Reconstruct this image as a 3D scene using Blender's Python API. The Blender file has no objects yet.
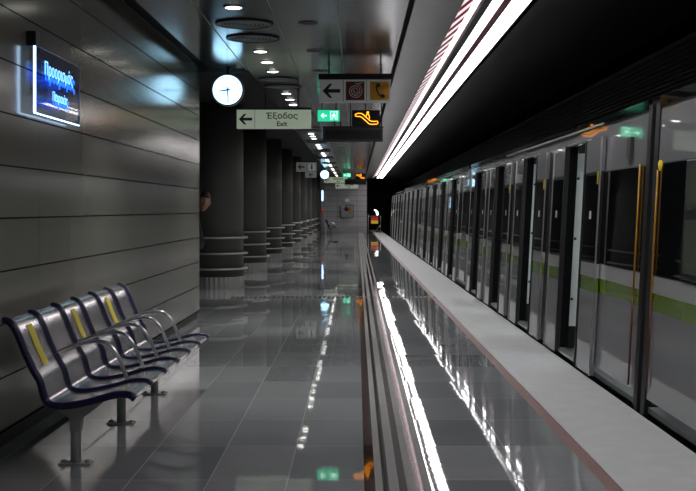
import bpy, bmesh, math, random
from mathutils import Vector, Matrix
random.seed(7)
sc = bpy.context.scene
col = sc.collection
PI = math.pi

# ------------------------------------------------------------------ camera, world, exposure
EYE = 1.45
F = 1100.0
cam_d = bpy.data.cameras.new('camera')
cam = bpy.data.objects.new('camera', cam_d)
col.objects.link(cam)
cam.location = (0, 0, EYE)
cam.rotation_euler = (PI / 2, 0, 0)
cam_d.sensor_width = 36
cam_d.lens = 36 * F / 696
cam_d.shift_x = -9 / 696
cam_d.shift_y = -36.8 / 696
cam_d.clip_end = 300
sc.camera = cam
sc.view_settings.view_transform = 'Standard'
sc.view_settings.look = 'None'
sc.view_settings.gamma = 1
sc.view_settings.use_curve_mapping = False
sc.view_settings.exposure = 0.0
w = bpy.data.worlds.new('station_air')
sc.world = w
w.use_nodes = True
w.node_tree.nodes['Background'].inputs[0].default_value = (0.75, 0.85, 1, 1)
w.node_tree.nodes['Background'].inputs[1].default_value = 0.035
STRIP = 9.0        # luminous strips of the long fitting
SPOT = 190.0        # watts of a downlight

# ------------------------------------------------------------------ materials
MATS = {}


def pm(name, c, rough=0.5, metal=0.0, emis=None, es=0.0, noise=0.0, nscale=20.0, spec=0.5, coat=0.0, bump=0.0, bscale=40.0, stretch=(1, 1, 1)):
    m = bpy.data.materials.new(name)
    m.use_nodes = True
    nt = m.node_tree
    b = nt.nodes['Principled BSDF']
    b.inputs['Base Color'].default_value = (*c, 1)
    b.inputs['Roughness'].default_value = rough
    b.inputs['Metallic'].default_value = metal
    b.inputs['Specular IOR Level'].default_value = spec
    b.inputs['Coat Weight'].default_value = coat
    b.inputs['Coat Roughness'].default_value = 0.05
    if emis:
        b.inputs['Emission Color'].default_value = (*emis, 1)
        b.inputs['Emission Strength'].default_value = es
    tc = nt.nodes.new('ShaderNodeTexCoord')
    mp = nt.nodes.new('ShaderNodeMapping')
    mp.inputs['Scale'].default_value = stretch
    nt.links.new(tc.outputs['Object'], mp.inputs[0])
    if noise > 0:
        n = nt.nodes.new('ShaderNodeTexNoise')
        n.inputs['Scale'].default_value = nscale
        n.inputs['Detail'].default_value = 4
        nt.links.new(mp.outputs[0], n.inputs['Vector'])
        mx = nt.nodes.new('ShaderNodeMix')
        mx.data_type = 'RGBA'
        mx.inputs[6].default_value = (*[v * (1 - noise) for v in c], 1)
        mx.inputs[7].default_value = (*[min(1, v * (1 + noise)) for v in c], 1)
        nt.links.new(n.outputs[0], mx.inputs[0])
        nt.links.new(mx.outputs[2], b.inputs['Base Color'])
    if bump > 0:
        n2 = nt.nodes.new('ShaderNodeTexNoise')
        n2.inputs['Scale'].default_value = bscale
        nt.links.new(mp.outputs[0], n2.inputs['Vector'])
        bp = nt.nodes.new('ShaderNodeBump')
        bp.inputs['Strength'].default_value = bump
        bp.inputs['Distance'].default_value = 0.01
        nt.links.new(n2.outputs[0], bp.inputs['Height'])
        nt.links.new(bp.outputs[0], b.inputs['Normal'])
    MATS[name] = m
    return m


def math_node(nt, op, a=None, b=None):
    n = nt.nodes.new('ShaderNodeMath')
    n.operation = op
    for i, v in enumerate((a, b)):
        if v is None:
            continue
        if isinstance(v, (int, float)):
            n.inputs[i].default_value = v
        else:
            nt.links.new(v, n.inputs[i])
    return n.outputs[0]


def tile_material(name, axis_u, axis_v, off, bw, rh, c1, c2, mortar, msize, rough, bump=0.0, tilt=0.0, metal=0.0, speck=0.0, spec=0.5, aniso=None, coat=0.0, brick_offset=0.0):
    """Rectangular tiles or panels in world metres; u runs along the long side, v across."""
    m = bpy.data.materials.new(name)
    m.use_nodes = True
    nt = m.node_tree
    b = nt.nodes['Principled BSDF']
    b.inputs['Roughness'].default_value = rough
    b.inputs['Metallic'].default_value = metal
    b.inputs['Specular IOR Level'].default_value = spec
    b.inputs['Coat Weight'].default_value = coat
    b.inputs['Coat Roughness'].default_value = 0.04
    tc = nt.nodes.new('ShaderNodeTexCoord')
    sp = nt.nodes.new('ShaderNodeSeparateXYZ')
    nt.links.new(tc.outputs['Object'], sp.inputs[0])
    cb = nt.nodes.new('ShaderNodeCombineXYZ')
    u = math_node(nt, 'ADD', sp.outputs[axis_u], off[0])
    v = math_node(nt, 'ADD', sp.outputs[axis_v], off[1])
    nt.links.new(u, cb.inputs[0])
    nt.links.new(v, cb.inputs[1])
    br = nt.nodes.new('ShaderNodeTexBrick')
    br.offset = brick_offset
    br.squash = 1.0
    br.inputs['Color1'].default_value = (*c1, 1)
    br.inputs['Color2'].default_value = (*c2, 1)
    br.inputs['Mortar'].default_value = (*mortar, 1)
    br.inputs['Scale'].default_value = 1.0
    br.inputs['Mortar Size'].default_value = msize
    br.inputs['Mortar Smooth'].default_value = 0.1
    br.inputs['Brick Width'].default_value = bw
    br.inputs['Row Height'].default_value = rh
    nt.links.new(cb.outputs[0], br.inputs['Vector'])
    colour = br.outputs['Color']
    if speck > 0:
        n = nt.nodes.new('ShaderNodeTexNoise')
        n.inputs['Scale'].default_value = 60
        n.inputs['Detail'].default_value = 3
        nt.links.new(tc.outputs['Object'], n.inputs['Vector'])
        n3 = nt.nodes.new('ShaderNodeTexNoise')
        n3.inputs['Scale'].default_value = 1.7
        n3.inputs['Detail'].default_value = 3
        nt.links.new(tc.outputs['Object'], n3.inputs['Vector'])
        s = math_node(nt, 'ADD', n.outputs[0], n3.outputs[0])
        s = math_node(nt, 'MULTIPLY', s, speck)
        s = math_node(nt, 'ADD', s, 1 - speck)
        vm = nt.nodes.new('ShaderNodeVectorMath')
        vm.operation = 'SCALE'
        nt.links.new(colour, vm.inputs[0])
        nt.links.new(s, vm.inputs['Scale'])
        colour = vm.outputs[0]
    nt.links.new(colour, b.inputs['Base Color'])
    if bump or tilt:
        # each tile lies a hair out of level: tilt from per-tile random, plus polish waviness
        fu = math_node(nt, 'FLOOR', math_node(nt, 'DIVIDE', u, bw))
        fv = math_node(nt, 'FLOOR', math_node(nt, 'DIVIDE', v, rh))
        c2n = nt.nodes.new('ShaderNodeCombineXYZ')
        nt.links.new(fu, c2n.inputs[0])
        nt.links.new(fv, c2n.inputs[1])
        wn = nt.nodes.new('ShaderNodeTexWhiteNoise')
        nt.links.new(c2n.outputs[0], wn.inputs['Vector'])
        geo = nt.nodes.new('ShaderNodeNewGeometry')
        a = nt.nodes.new('ShaderNodeVectorMath')
        a.operation = 'SUBTRACT'
        nt.links.new(wn.outputs['Color'], a.inputs[0])
        a.inputs[1].default_value = (.5, .5, .5)
        sc_ = nt.nodes.new('ShaderNodeVectorMath')
        sc_.operation = 'SCALE'
        nt.links.new(a.outputs[0], sc_.inputs[0])
        sc_.inputs['Scale'].default_value = tilt
        ad = nt.nodes.new('ShaderNodeVectorMath')
        ad.operation = 'ADD'
        nt.links.new(sc_.outputs[0], ad.inputs[0])
        nb = nt.nodes.new('ShaderNodeTexNoise')
        nb.inputs['Scale'].default_value = 7
        nb.inputs['Detail'].default_value = 2
        nt.links.new(tc.outputs['Object'], nb.inputs['Vector'])
        bp = nt.nodes.new('ShaderNodeBump')
        bp.inputs['Strength'].default_value = 1
        bp.inputs['Distance'].default_value = bump
        nt.links.new(nb.outputs[0], bp.inputs['Height'])
        nt.links.new(bp.outputs[0], ad.inputs[1])
        nr = nt.nodes.new('ShaderNodeVectorMath')
        nr.operation = 'NORMALIZE'
        nt.links.new(ad.outputs[0], nr.inputs[0])
        nt.links.new(nr.outputs[0], b.inputs['Normal'])
    MATS[name] = m
    return m


def glass_sheet(name, tint, opacity, gloss_rough=0.02):
    m = bpy.data.materials.new(name)
    m.use_nodes = True
    nt = m.node_tree
    for n in list(nt.nodes):
        if n.type == 'BSDF_PRINCIPLED':
            nt.nodes.remove(n)
    out = [n for n in nt.nodes if n.type == 'OUTPUT_MATERIAL'][0]
    tr = nt.nodes.new('ShaderNodeBsdfTransparent')
    tr.inputs[0].default_value = (*tint, 1)
    gl = nt.nodes.new('ShaderNodeBsdfGlossy')
    gl.inputs['Roughness'].default_value = gloss_rough
    mx = nt.nodes.new('ShaderNodeMixShader')
    mx.inputs[0].default_value = .08
    nt.links.new(tr.outputs[0], mx.inputs[1])
    nt.links.new(gl.outputs[0], mx.inputs[2])
    nt.links.new(mx.outputs[0], out.inputs[0])
    MATS[name] = m
    return m


tile_material('floor_granite', 1, 0, (0, .37), .84, .42, (.22, .235, .245), (.34, .355, .365), (.52, .54, .55), .003, .025,
              bump=.00028, tilt=.006, speck=.25, spec=.45)
tile_material('wall_panel', 1, 2, (1.1, .2105), 2.4, .3205, (.235, .232, .20), (.262, .257, .222), (.1, .1, .1), .001, .17,
              bump=.0001, tilt=.002, metal=.4, speck=.0)
tile_material('ceiling_panel', 1, 0, (.2, 1.47), 1.2, .665, (.10, .11, .12), (.125, .135, .145), (.05, .05, .05), .004, .17,
              bump=.0001, tilt=.004, metal=.75, speck=.0)
tile_material('ceiling_panel_pale', 1, 0, (.2, -.51), .6, .9, (.34, .34, .35), (.37, .37, .38), (.16, .16, .16), .005, .3,
              bump=.0003, tilt=.004, metal=.6, speck=.08)
tile_material('end_wall_panel', 0, 2, (0, 0), 1.2, .32, (.56, .57, .57), (.62, .63, .63), (.25, .25, .25), .012, .5, bump=.0, tilt=.0, speck=.1)
pm('hall_black', (.012, .012, .013), .7, noise=.3, nscale=3)
pm('hall_grey', (.05, .05, .048), .6, noise=.2, nscale=3)
pm('vault_black', (.016, .016, .017), .45, noise=.3, nscale=2, stretch=(4, 1, 4))
pm('edge_stone', (.58, .60, .60), .55, noise=.12, nscale=6, bump=.1, bscale=120)
pm('edge_red', (.22, .10, .09), .45, noise=.25, nscale=30)
pm('tactile_brown', (.045, .022, .018), .04, noise=.3, nscale=30)
pm('tactile_dark', (.05, .042, .045), .06, noise=.3, nscale=30)
pm('tactile_grey', (.33, .33, .32), .85, spec=.1, noise=.15, nscale=60)
pm('steel', (.55, .55, .56), .28, 1.0, noise=.1, nscale=12)
pm('steel_satin', (.55, .55, .55), .38, 1.0, noise=.12, nscale=8, stretch=(1, 1, .1))
pm('seat_steel', (.64, .62, .64), .25, 1.0, noise=.12, nscale=260)
pm('leg_grey', (.38, .39, .40), .45, .2, noise=.1, nscale=12)
pm('rib_blue', (.005, .007, .05), .35, noise=.15, nscale=12, coat=.15)
pm('void_black', (.006, .006, .007), .9, noise=.2, nscale=10, spec=.08)
pm('seam_pale', (.42, .43, .44), .6, noise=.05)
pm('pole_maroon', (.16, .04, .03), .4, noise=.2, nscale=9)
pm('sticker_yellow', (.75, .62, .02), .5, noise=.06, nscale=40)
pm('column_grey', (.10, .10, .092), .5, noise=.12, nscale=2, stretch=(1, 1, .2))
pm('black_plastic', (.012, .012, .013), .4, noise=.2, nscale=10)
pm('black_rubber', (.008, .008, .009), .5, noise=.2, nscale=10)
pm('sign_white', (.62, .63, .60), .45, noise=.03, nscale=6, emis=(.9, 1, .86), es=.10)
pm('sign_grey', (.42, .44, .43), .45, noise=.03, nscale=6, emis=(.9, 1, .95), es=.05)
pm('exit_white', (.62, .66, .55), .45, noise=.03, nscale=6, emis=(.85, 1, .75), es=.2)
pm('sign_maroon', (.13, .015, .02), .4, noise=.08, nscale=6)
pm('sign_amber', (.60, .29, .015), .4, noise=.05, nscale=6)
pm('ink_black', (.01, .01, .01), .5, noise=.1, nscale=20)
pm('ink_pale', (.6, .5, .48), .5, noise=.05, nscale=20)
pm('green_lit', (.02, .5, .25), .4, emis=(.02, .75, .36), es=.9, noise=.05)
pm('green_white', (.8, 1, .9), .4, emis=(.6, 1, .8), es=2.0, noise=.05)
pm('orange_lit', (1, .4, .02), .4, emis=(1, .33, .015), es=3.5, noise=.05)
pm('clock_face', (.9, .95, 1), .4, emis=(.40, .74, 1), es=3.3, noise=.02)
pm('clock_mark', (.05, .16, .35), .4, emis=(.02, .2, .5), es=.6, noise=.05)
pm('blue_lit', (.02, .15, .9), .4, emis=(.005, .09, 1), es=3.0, noise=.05)
pm('blue_white_lit', (.3, .6, 1), .4, emis=(.2, .5, 1), es=2.6, noise=.05)
pm('edge_glow', (.6, .8, 1), .4, emis=(.45, .68, 1), es=3.2, noise=.05)
pm('strip_lit', (1, 1, 1), .4, emis=(1, .97, .98), es=STRIP, noise=.01)
pm('downlight_lit', (1, 1, 1), .4, emis=(1, .98, .92), es=7, noise=.01)
pm('reflector_rose', (.85, .55, .6), .4, .3, noise=.08, nscale=9)
pm('louvre_red', (.30, .03, .07), .4, noise=.15, nscale=9)
pm('trim_red', (.32, .03, .08), .3, noise=.2, nscale=5)
pm('train_grey', (.33, .34, .35), .035, .15, noise=.04, nscale=3, spec=.8)
pm('ring_steel', (.50, .50, .47), .4, .4, noise=.1, nscale=9)
pm('drum_silver', (.42, .42, .40), .4, .4, noise=.2, nscale=9, stretch=(1, 1, .1))
pm('train_pale', (.66, .67, .66), .12, .1, noise=.04, nscale=3, coat=.7)
pm('train_green', (.17, .30, .03), .12, noise=.06, nscale=3, coat=.7)
pm('train_glass', (.006, .007, .008), .03, noise=.2, nscale=3, spec=.6, bump=.02, bscale=4)
pm('ribbed_grey', (.085, .085, .088), .5, .0, noise=.2, nscale=3)
pm('train_roof', (.005, .005, .006), .9, .0, spec=.05, noise=.2, nscale=3)
pm('saloon_glass', (.10, .12, .09), .05, noise=.4, nscale=5)
pm('screen_white', (.78, .83, .81), .35, noise=.04, nscale=4)
pm('saloon_floor', (.16, .17, .17), .5, noise=.2, nscale=30)
pm('saloon_light', (1, 1, 1), .4, emis=(.9, 1, 1), es=11, noise=.01)
pm('pole_yellow', (.50, .25, .02), .35, noise=.1, nscale=6)
pm('marker_white', (.7, .7, .7), .5, noise=.05)
pm('skin', (.42, .22, .14), .5, noise=.12, nscale=30)
pm('hair_dark', (.02, .015, .012), .6, noise=.4, nscale=90)
pm('cloth_black', (.02, .02, .023), .85, noise=.3, nscale=60)
pm('cloth_grey', (.30, .31, .33), .85, noise=.1, nscale=60)
pm('cloth_navy', (.03, .035, .06), .85, noise=.3, nscale=60)
pm('eye_white', (.7, .7, .68), .3, noise=.02)
pm('shoe_brown', (.05, .03, .02), .4, noise=.2, nscale=30)
pm('alarm_red', (.6, .02, .02), .4, emis=(1, .02, .01), es=.3, noise=.05)
pm('warn_red', (.65, .03, .02), .4, emis=(1, .04, .02), es=.15, noise=.05)
pm('warn_yellow', (.8, .6, .03), .4, emis=(1, .75, .05), es=.15, noise=.05)
pm('lamp_white', (1, 1, .9), .4, emis=(.95, 1, .85), es=2.5, noise=.02)
glass_sheet('clear_plate', (.82, .84, .88), .2)
m_ = pm('rose_stripes', (.02, .01, .01), .8, emis=(1, 1, 1), es=.95, spec=.0)
nt_ = m_.node_tree
tc_ = nt_.nodes.new('ShaderNodeTexCoord')
sp_ = nt_.nodes.new('ShaderNodeSeparateXYZ')
nt_.links.new(tc_.outputs['Object'], sp_.inputs[0])
q_ = math_node(nt_, 'ADD', math_node(nt_, 'MULTIPLY', sp_.outputs[1], 1 / .62), 0)
q_ = math_node(nt_, 'FRACT', q_)
q_ = math_node(nt_, 'LESS_THAN', q_, .5)
mx_ = nt_.nodes.new('ShaderNodeMix')
mx_.data_type = 'RGBA'
mx_.inputs[6].default_value = (1, .93, .95, 1)
mx_.inputs[7].default_value = (.16, .008, .03, 1)
nt_.links.new(q_, mx_.inputs[0])
nt_.links.new(mx_.outputs[2], nt_.nodes['Principled BSDF'].inputs['Emission Color'])
pm('strip_soft', (.5, .4, .42), .4, emis=(1, .72, .78), es=1.8, noise=.01)
M = MATS


# ------------------------------------------------------------------ mesh helpers
class MB:
    def __init__(self):
        self.v = []
        self.f = []
        self.m = []
        self.s = []

    def add(self, vs, fs, mi=0, smooth=False):
        o = len(self.v)
        self.v += [tuple(v) for v in vs]
        for f in fs:
            self.f.append([i + o for i in f])
            self.m.append(mi)
            self.s.append(smooth)
        return self

    def box(self, x0, x1, y0, y1, z0, z1, mi=0, shear=0.0):
        vs = [(x + shear * z, y, z) for z in (z0, z1) for y in (y0, y1) for x in (x0, x1)]
        return self.add(vs, [(0, 2, 3, 1), (4, 5, 7, 6), (0, 1, 5, 4), (2, 6, 7, 3), (0, 4, 6, 2), (1, 3, 7, 5)], mi)

    def prism(self, pts, a0, a1, axis='y', mi=0, smooth=False):
        """outline extruded; axis y: pts are (x,z); x: (y,z); z: (x,y)"""
        n = len(pts)

        def P(p, a):
            return (p[0], a, p[1]) if axis == 'y' else (a, p[0], p[1]) if axis == 'x' else (p[0], p[1], a)
        vs = [P(p, a0) for p in pts] + [P(p, a1) for p in pts]
        self.add(vs, [list(range(n)), list(range(2 * n - 1, n - 1, -1))], mi)
        o = len(self.v) - 2 * n
        for i in range(n):
            j = (i + 1) % n
            self.f.append([o + j, o + i, o + n + i, o + n + j])
            self.m.append(mi)
            self.s.append(smooth)
        return self

    def tube(self, pts, r, seg=10, mi=0, closed=False):
        pts = [Vector(p) for p in pts]
        n = len(pts)
        rr = r if isinstance(r, (list, tuple)) else [r] * n
        vs = []
        up = None
        for i, p in enumerate(pts):
            if closed:
                t = pts[(i + 1) % n] - pts[i - 1]
            else:
                t = pts[min(i + 1, n - 1)] - pts[max(i - 1, 0)]
            t.normalize()
            if up is None:
                up = Vector((0, 0, 1)) if abs(t.z) < .9 else Vector((1, 0, 0))
            a = t.cross(up)
            if a.length < 1e-5:
                a = t.orthogonal()
            a.normalize()
            b = a.cross(t).normalized()
            up = b
            for k in range(seg):
                th = 2 * PI * k / seg
                vs.append(p + (a * math.cos(th) + b * math.sin(th)) * rr[i])
        fs = []
        for i in range(n if closed else n - 1):
            j = (i + 1) % n
            for k in range(seg):
                l = (k + 1) % seg
                fs.append((i * seg + k, i * seg + l, j * seg + l, j * seg + k))
        self.add(vs, fs, mi, True)
        if not closed:
            o = len(self.v) - len(vs)
            self.f.append([o + k for k in range(seg)][::-1]); self.m.append(mi); self.s.append(False)
            self.f.append([o + (n - 1) * seg + k for k in range(seg)]); self.m.append(mi); self.s.append(False)
        return self

    def lathe(self, prof, cx=0, cy=0, cz=0, seg=32, mi=0, axis='z', smooth=True, cap=True):
        vs = []
        for r, h in prof:
            for k in range(seg):
                th = 2 * PI * k / seg
                a, b = r * math.cos(th), r * math.sin(th)
                vs.append((cx + a, cy + b, cz + h) if axis == 'z' else (cx + a, cy + h, cz + b) if axis == 'y' else (cx + h, cy + a, cz + b))
        fs = []
        for i in range(len(prof) - 1):
            for k in range(seg):
                l = (k + 1) % seg
                fs.append((i * seg + k, i * seg + l, (i + 1) * seg + l, (i + 1) * seg + k))
        self.add(vs, fs, mi, smooth)
        o = len(self.v) - len(vs)
        if prof[0] == prof[-1]:
            cap = False
        if cap and prof[0][0] > 1e-4:
            self.f.append([o + k for k in range(seg)][::-1]); self.m.append(mi); self.s.append(False)
        if cap and prof[-1][0] > 1e-4:
            self.f.append([o + (len(prof) - 1) * seg + k for k in range(seg)]); self.m.append(mi); self.s.append(False)
        return self

    def build(self, name, mats, parent=None, loc=None, recalc=True, bevel=0):
        if not isinstance(mats, (list, tuple)):
            mats = [mats]
        me = bpy.data.meshes.new(name)
        me.from_pydata(self.v, [], self.f)
        for m in mats:
            me.materials.append(M[m])
        for i, p in enumerate(me.polygons):
            p.material_index = self.m[i]
            p.use_smooth = self.s[i]
        if recalc:
            bm = bmesh.new()
            bm.from_mesh(me)
            bmesh.ops.recalc_face_normals(bm, faces=bm.faces)
            bm.to_mesh(me)
            bm.free()
        me.update()
        o = bpy.data.objects.new(name, me)
        col.objects.link(o)
        if parent:
            o.parent = parent
        if loc:
            o.location = loc
        if bevel:
            b = o.modifiers.new('bevel', 'BEVEL')
            b.width = bevel
            b.segments = 2
        return o


def tag(o, label, cat, group=None):
    o['label'] = label
    o['category'] = cat
    if group:
        o['group'] = group
    return o


def thing(name, label, cat, loc=(0, 0, 0), rz=0, group=None):
    o = bpy.data.objects.new(name, None)
    o.empty_display_size = .1
    col.objects.link(o)
    o.location = loc
    o.rotation_euler = (0, 0, rz)
    return tag(o, label, cat, group)


def struct(o):
    o['kind'] = 'structure'
    return o


def kids(o):
    return [c for c in bpy.data.objects if c.parent == o]


TREE = {}


def copy_tree(src, loc=None, rz=None, label=None, group=None):
    r = src.copy()
    col.objects.link(r)
    if loc is not None:
        r.location = loc
    if rz is not None:
        r.rotation_euler = (0, 0, rz)
    if label:
        r['label'] = label
    if group:
        r['group'] = group
    if src.name not in TREE:
        TREE[src.name] = [(c, kids(c)) for c in kids(src)]
    for c, gs in TREE[src.name]:
        d = c.copy()
        col.objects.link(d)
        d.parent = r
        for g in gs:
            e = g.copy()
            col.objects.link(e)
            e.parent = d
    return r


def text_mesh(name, body, size, mat, parent, loc, rot=(PI / 2, 0, 0), ext=.003, align='CENTER', bold=0.0, sx=1.0):
    cu = bpy.data.curves.new('lettering', 'FONT')
    cu.body = body
    cu.size = size
    cu.extrude = ext
    cu.offset = bold
    cu.align_x = align
    cu.align_y = 'CENTER'
    tmp = bpy.data.objects.new('lettering', cu)
    col.objects.link(tmp)
    bpy.context.view_layer.update()
    me = bpy.data.meshes.new_from_object(tmp.evaluated_get(bpy.context.evaluated_depsgraph_get()))
    bpy.data.objects.remove(tmp)
    bpy.data.curves.remove(cu)
    for v in me.vertices:
        v.co.x *= sx
    me.materials.clear()
    me.materials.append(M[mat])
    o = bpy.data.objects.new(name, me)
    col.objects.link(o)
    o.parent = parent
    o.location = loc
    o.rotation_euler = rot
    return o


ORD = ['nearest', 'second', 'third', 'fourth', 'fifth', 'sixth', 'seventh', 'eighth', 'ninth', 'tenth', 'eleventh', 'twelfth', 'thirteenth',
       'fourteenth', 'fifteenth', 'sixteenth', 'seventeenth', 'eighteenth', 'nineteenth', 'twentieth', 'twenty-first', 'twenty-second',
       'twenty-third', 'twenty-fourth', 'twenty-fifth', 'twenty-sixth', 'twenty-seventh', 'twenty-eighth', 'twenty-ninth', 'thirtieth',
       'thirty-first', 'thirty-second', 'thirty-third', 'thirty-fourth', 'thirty-fifth', 'thirty-sixth', 'thirty-seventh', 'thirty-eighth',
       'thirty-ninth', 'fortieth']

# ------------------------------------------------------------------ the setting
H = EYE
CEIL = H + 1.84
FAR = 67.0
BACK = -6.0
WEND = 14.57
EDGE0, EDGEK = 2.04, -.00636
TA = -math.atan(EDGEK)          # train and platform edge turn (about z)
WA = -math.atan(.006)           # the left wall's turn


def ex(y, d=0.0):
    return EDGE0 + d + EDGEK * y


# floor: polished granite up to the red line
fl = MB()
fl.prism([(-9, BACK), (ex(BACK, -.71), BACK), (ex(FAR, -.71) + .0, FAR), (-9, FAR)], -.9, 0, 'z')
struct(fl.build('floor', 'floor_granite'))
# thin red line and pale edge slab
t = MB()
t.prism([(ex(BACK, -.71), BACK), (ex(BACK, -.635), BACK), (ex(75, -.635), 75), (ex(75, -.71), 75)], -.9, 0, 'z')
struct(t.build('trim_1', 'edge_red'))
t = MB()
t.prism([(ex(BACK, -.635), BACK), (ex(BACK, 0), BACK), (ex(75, 0), 75), (ex(75, -.635), 75)], -.9, .004, 'z')
struct(t.build('trim_2', 'edge_stone'))
# tactile guide band
t = MB()
for x0, x1, mi in ((.038, .096, 0), (.096, .135, 2), (.135, .167, 1), (.167, .219, 2), (.219, .26, 1), (.26, .30, 2), (.30, .344, 1), (.344, .385, 2)):
    t.box(x0, x1, BACK, FAR, -.01, .0035 if mi == 2 else .001, mi)
struct(t.build('trim_3', ['tactile_brown', 'tactile_dark', 'tactile_grey']))
# dotted dark drain strip across the platform
t = MB()
x = -2.05
while x < 1.30:
    if True:
        t.box(x, x + .035, 17.85, 18.15, -.01, .004)
    x += .075
struct(t.build('trim_4', 'black_rubber'))
# track bed and tunnel
t = MB().box(1.2, 5.4, BACK, 78, -1.1, -.95)
struct(t.build('floor_track', 'hall_black'))
t = MB().box(5.3, 5.5, BACK, 78, -1.1, 4.6)
struct(t.build('wall_right', 'hall_black'))
t = MB().box(-9.2, 5.5, 78, 78.2, -1.1, 4.6)
struct(t.build('wall_tunnel', 'hall_black'))
t = MB().box(-9.2, 5.5, BACK - .2, BACK, -1.1, 4.6)
struct(t.build('wall_back', 'hall_grey'))
t = MB().box(-9.2, -9, BACK, 78, 0, 4.6)
struct(t.build('wall_far_left', 'hall_grey'))
# left wall: turned slightly, ends at WEND with a thickness
wl = MB().box(-.55, -.012, BACK - WEND - .1, -.004, .09, CEIL + .06, 1)
z_ = -.2105
rows = []
while z_ < CEIL + .06:
    rows.append((max(z_, .09) + .005, min(z_ + .3205, CEIL + .06) - .005))
    z_ += .3205
for za, zb in rows:
    if zb - za < .02:
        continue
    y_ = 0.0
    while y_ > BACK - WEND:
        wl.box(-.012, 0, y_ - 2.397, y_, za, zb)
        y_ -= 2.4
o = struct(wl.build('wall_left', ['wall_panel', 'void_black']))
wallx = -2.175 + .006 * WEND
o.location = (wallx, WEND, 0)
o.rotation_euler = (0, 0, WA)
bl = MB().box(-.5, -.03, BACK - WEND, -.03, 0, .09)
o = struct(bl.build('baseboard_left', 'hall_grey'))
o.location = (wallx, WEND, 0)
o.rotation_euler = (0, 0, WA)
# end wall with ribbed skirting
t = MB().box(-9, .6, FAR, FAR + .4, 0, CEIL + .5)
struct(t.build('wall_end', 'end_wall_panel'))
t = MB()
x = -1.8
while x < .57:
    t.box(x, x + .05, FAR - .05, FAR, 0, .30)
    x += .075
struct(t.build('baseboard_end', 'steel_satin'))
t = MB().box(-2.12, -1.84, 64.2, FAR, 0, CEIL)
struct(t.build('wall_end_pier', 'end_wall_panel'))

# ceiling
c = MB()
c.prism([(-2.03, BACK), (-1.46, BACK), (-1.46, 14.6), (-1.94, 14.6)], CEIL, CEIL + .04, 'z')
c.box(-1.46, .46, BACK, FAR, CEIL, CEIL + .04)
for xs in (-1.463, -.79, -.18):
    c.box(xs - .006, xs + .006, BACK, FAR if xs > -1.4 else 14.6, CEIL - .002, CEIL + .01, 1)
struct(c.build('ceiling', ['ceiling_panel', 'seam_pale']))
c = MB().box(.515, .938, BACK, FAR, CEIL, CEIL + .04)
struct(c.build('ceiling_pale', 'ceiling_panel_pale'))
c = MB().box(-9, 5.5, BACK, 78, CEIL + .62, CEIL + .8)
c.box(-9, .95, BACK, FAR, CEIL + .10, CEIL + .14)
struct(c.build('ceiling_slab', 'hall_black'))
c = MB().box(-9, -1.46, 14.6, 14.68, CEIL - .03, CEIL + .1)
c.box(-1.475, -1.46, 14.68, FAR, CEIL - .03, CEIL + .1)
struct(c.build('trim_5', 'hall_black'))
# vault over the train: two dark panels with an open slot between
pA = [(1.63, CEIL + .04), (3.15, CEIL - .02), (3.15, CEIL + .03), (1.63, CEIL + .09)]
c = MB().prism(pA, BACK, 76, 'y')
struct(c.build('ceiling_vault', 'vault_black'))
c = MB()
n = 34
for k in range(n):   # ribbed panel
    a, b = k / n, (k + .6) / n
    f = lambda s: (3.35 + s * 1.95, CEIL - .13 - .75 * s - .1 * math.sin(PI * s))
    (xa, za), (xb, zb) = f(a), f(b)
    c.prism([(xa, za), (xb, zb), (xb, zb + .05), (xa, za + .05)], BACK, 76, 'y')
struct(c.build('ceiling_ribbed', 'ribbed_grey'))

# ------------------------------------------------------------------ long light fitting
lf = thing('strip_light', 'long glowing white strip light with rose red stripes on the ceiling above the platform edge', 'light fitting', (.92, BACK, CEIL))
L = FAR - BACK - .5
MB().prism([(.030, .011), (.20, .150), (.20, .17), (.025, .04)], 0, L).build('striped_cover', 'rose_stripes', lf)
MB().prism([(.02, .0), (.035, .012), (.03, .04), (.02, .04)], 0, L).build('trim', 'trim_red', lf)
t = MB().box(.20, .28, 0, L, .15, .165)
t.build('diffuser', 'strip_soft', lf)
t = MB().box(.28, .375, 0, L, .012, .03)
t.build('diffuser', 'strip_lit', lf)
t = MB().box(.45, .625, 0, L, .012, .03)
t.build('diffuser', 'strip_lit', lf)
t = MB().box(.375, .45, 0, L, .0, .03)
t.build('trim', 'trim_red', lf)
t = MB().box(.205, .28, 0, L, .0, .05)
t.box(.15, .66, 0, L, .165, .19)
t.prism([(.625, .0), (.70, .05), (.70, .19), (.625, .19)], 0, L)
t.build('housing', 'black_plastic', lf)

# ------------------------------------------------------------------ ceiling downlights, vents, speakers
def make_downlight(y, i):
    r = thing('ceiling_light', '%s small round white downlight of the row running away down the ceiling' % ORD[i], 'ceiling light', (-1.126, y, CEIL), 0, 'downlights in the ceiling row')
    MB().lathe([(.075, 0), (.092, -.002), (.092, -.008), (.075, -.010), (.075, 0)], seg=24).build('frame', 'steel', r)
    MB().lathe([(.0, -.016), (.05, -.015), (.072, -.010), (.074, -.001), (0, -.001)], seg=24).build('diffuser', 'downlight_lit', r)
    return r


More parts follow.
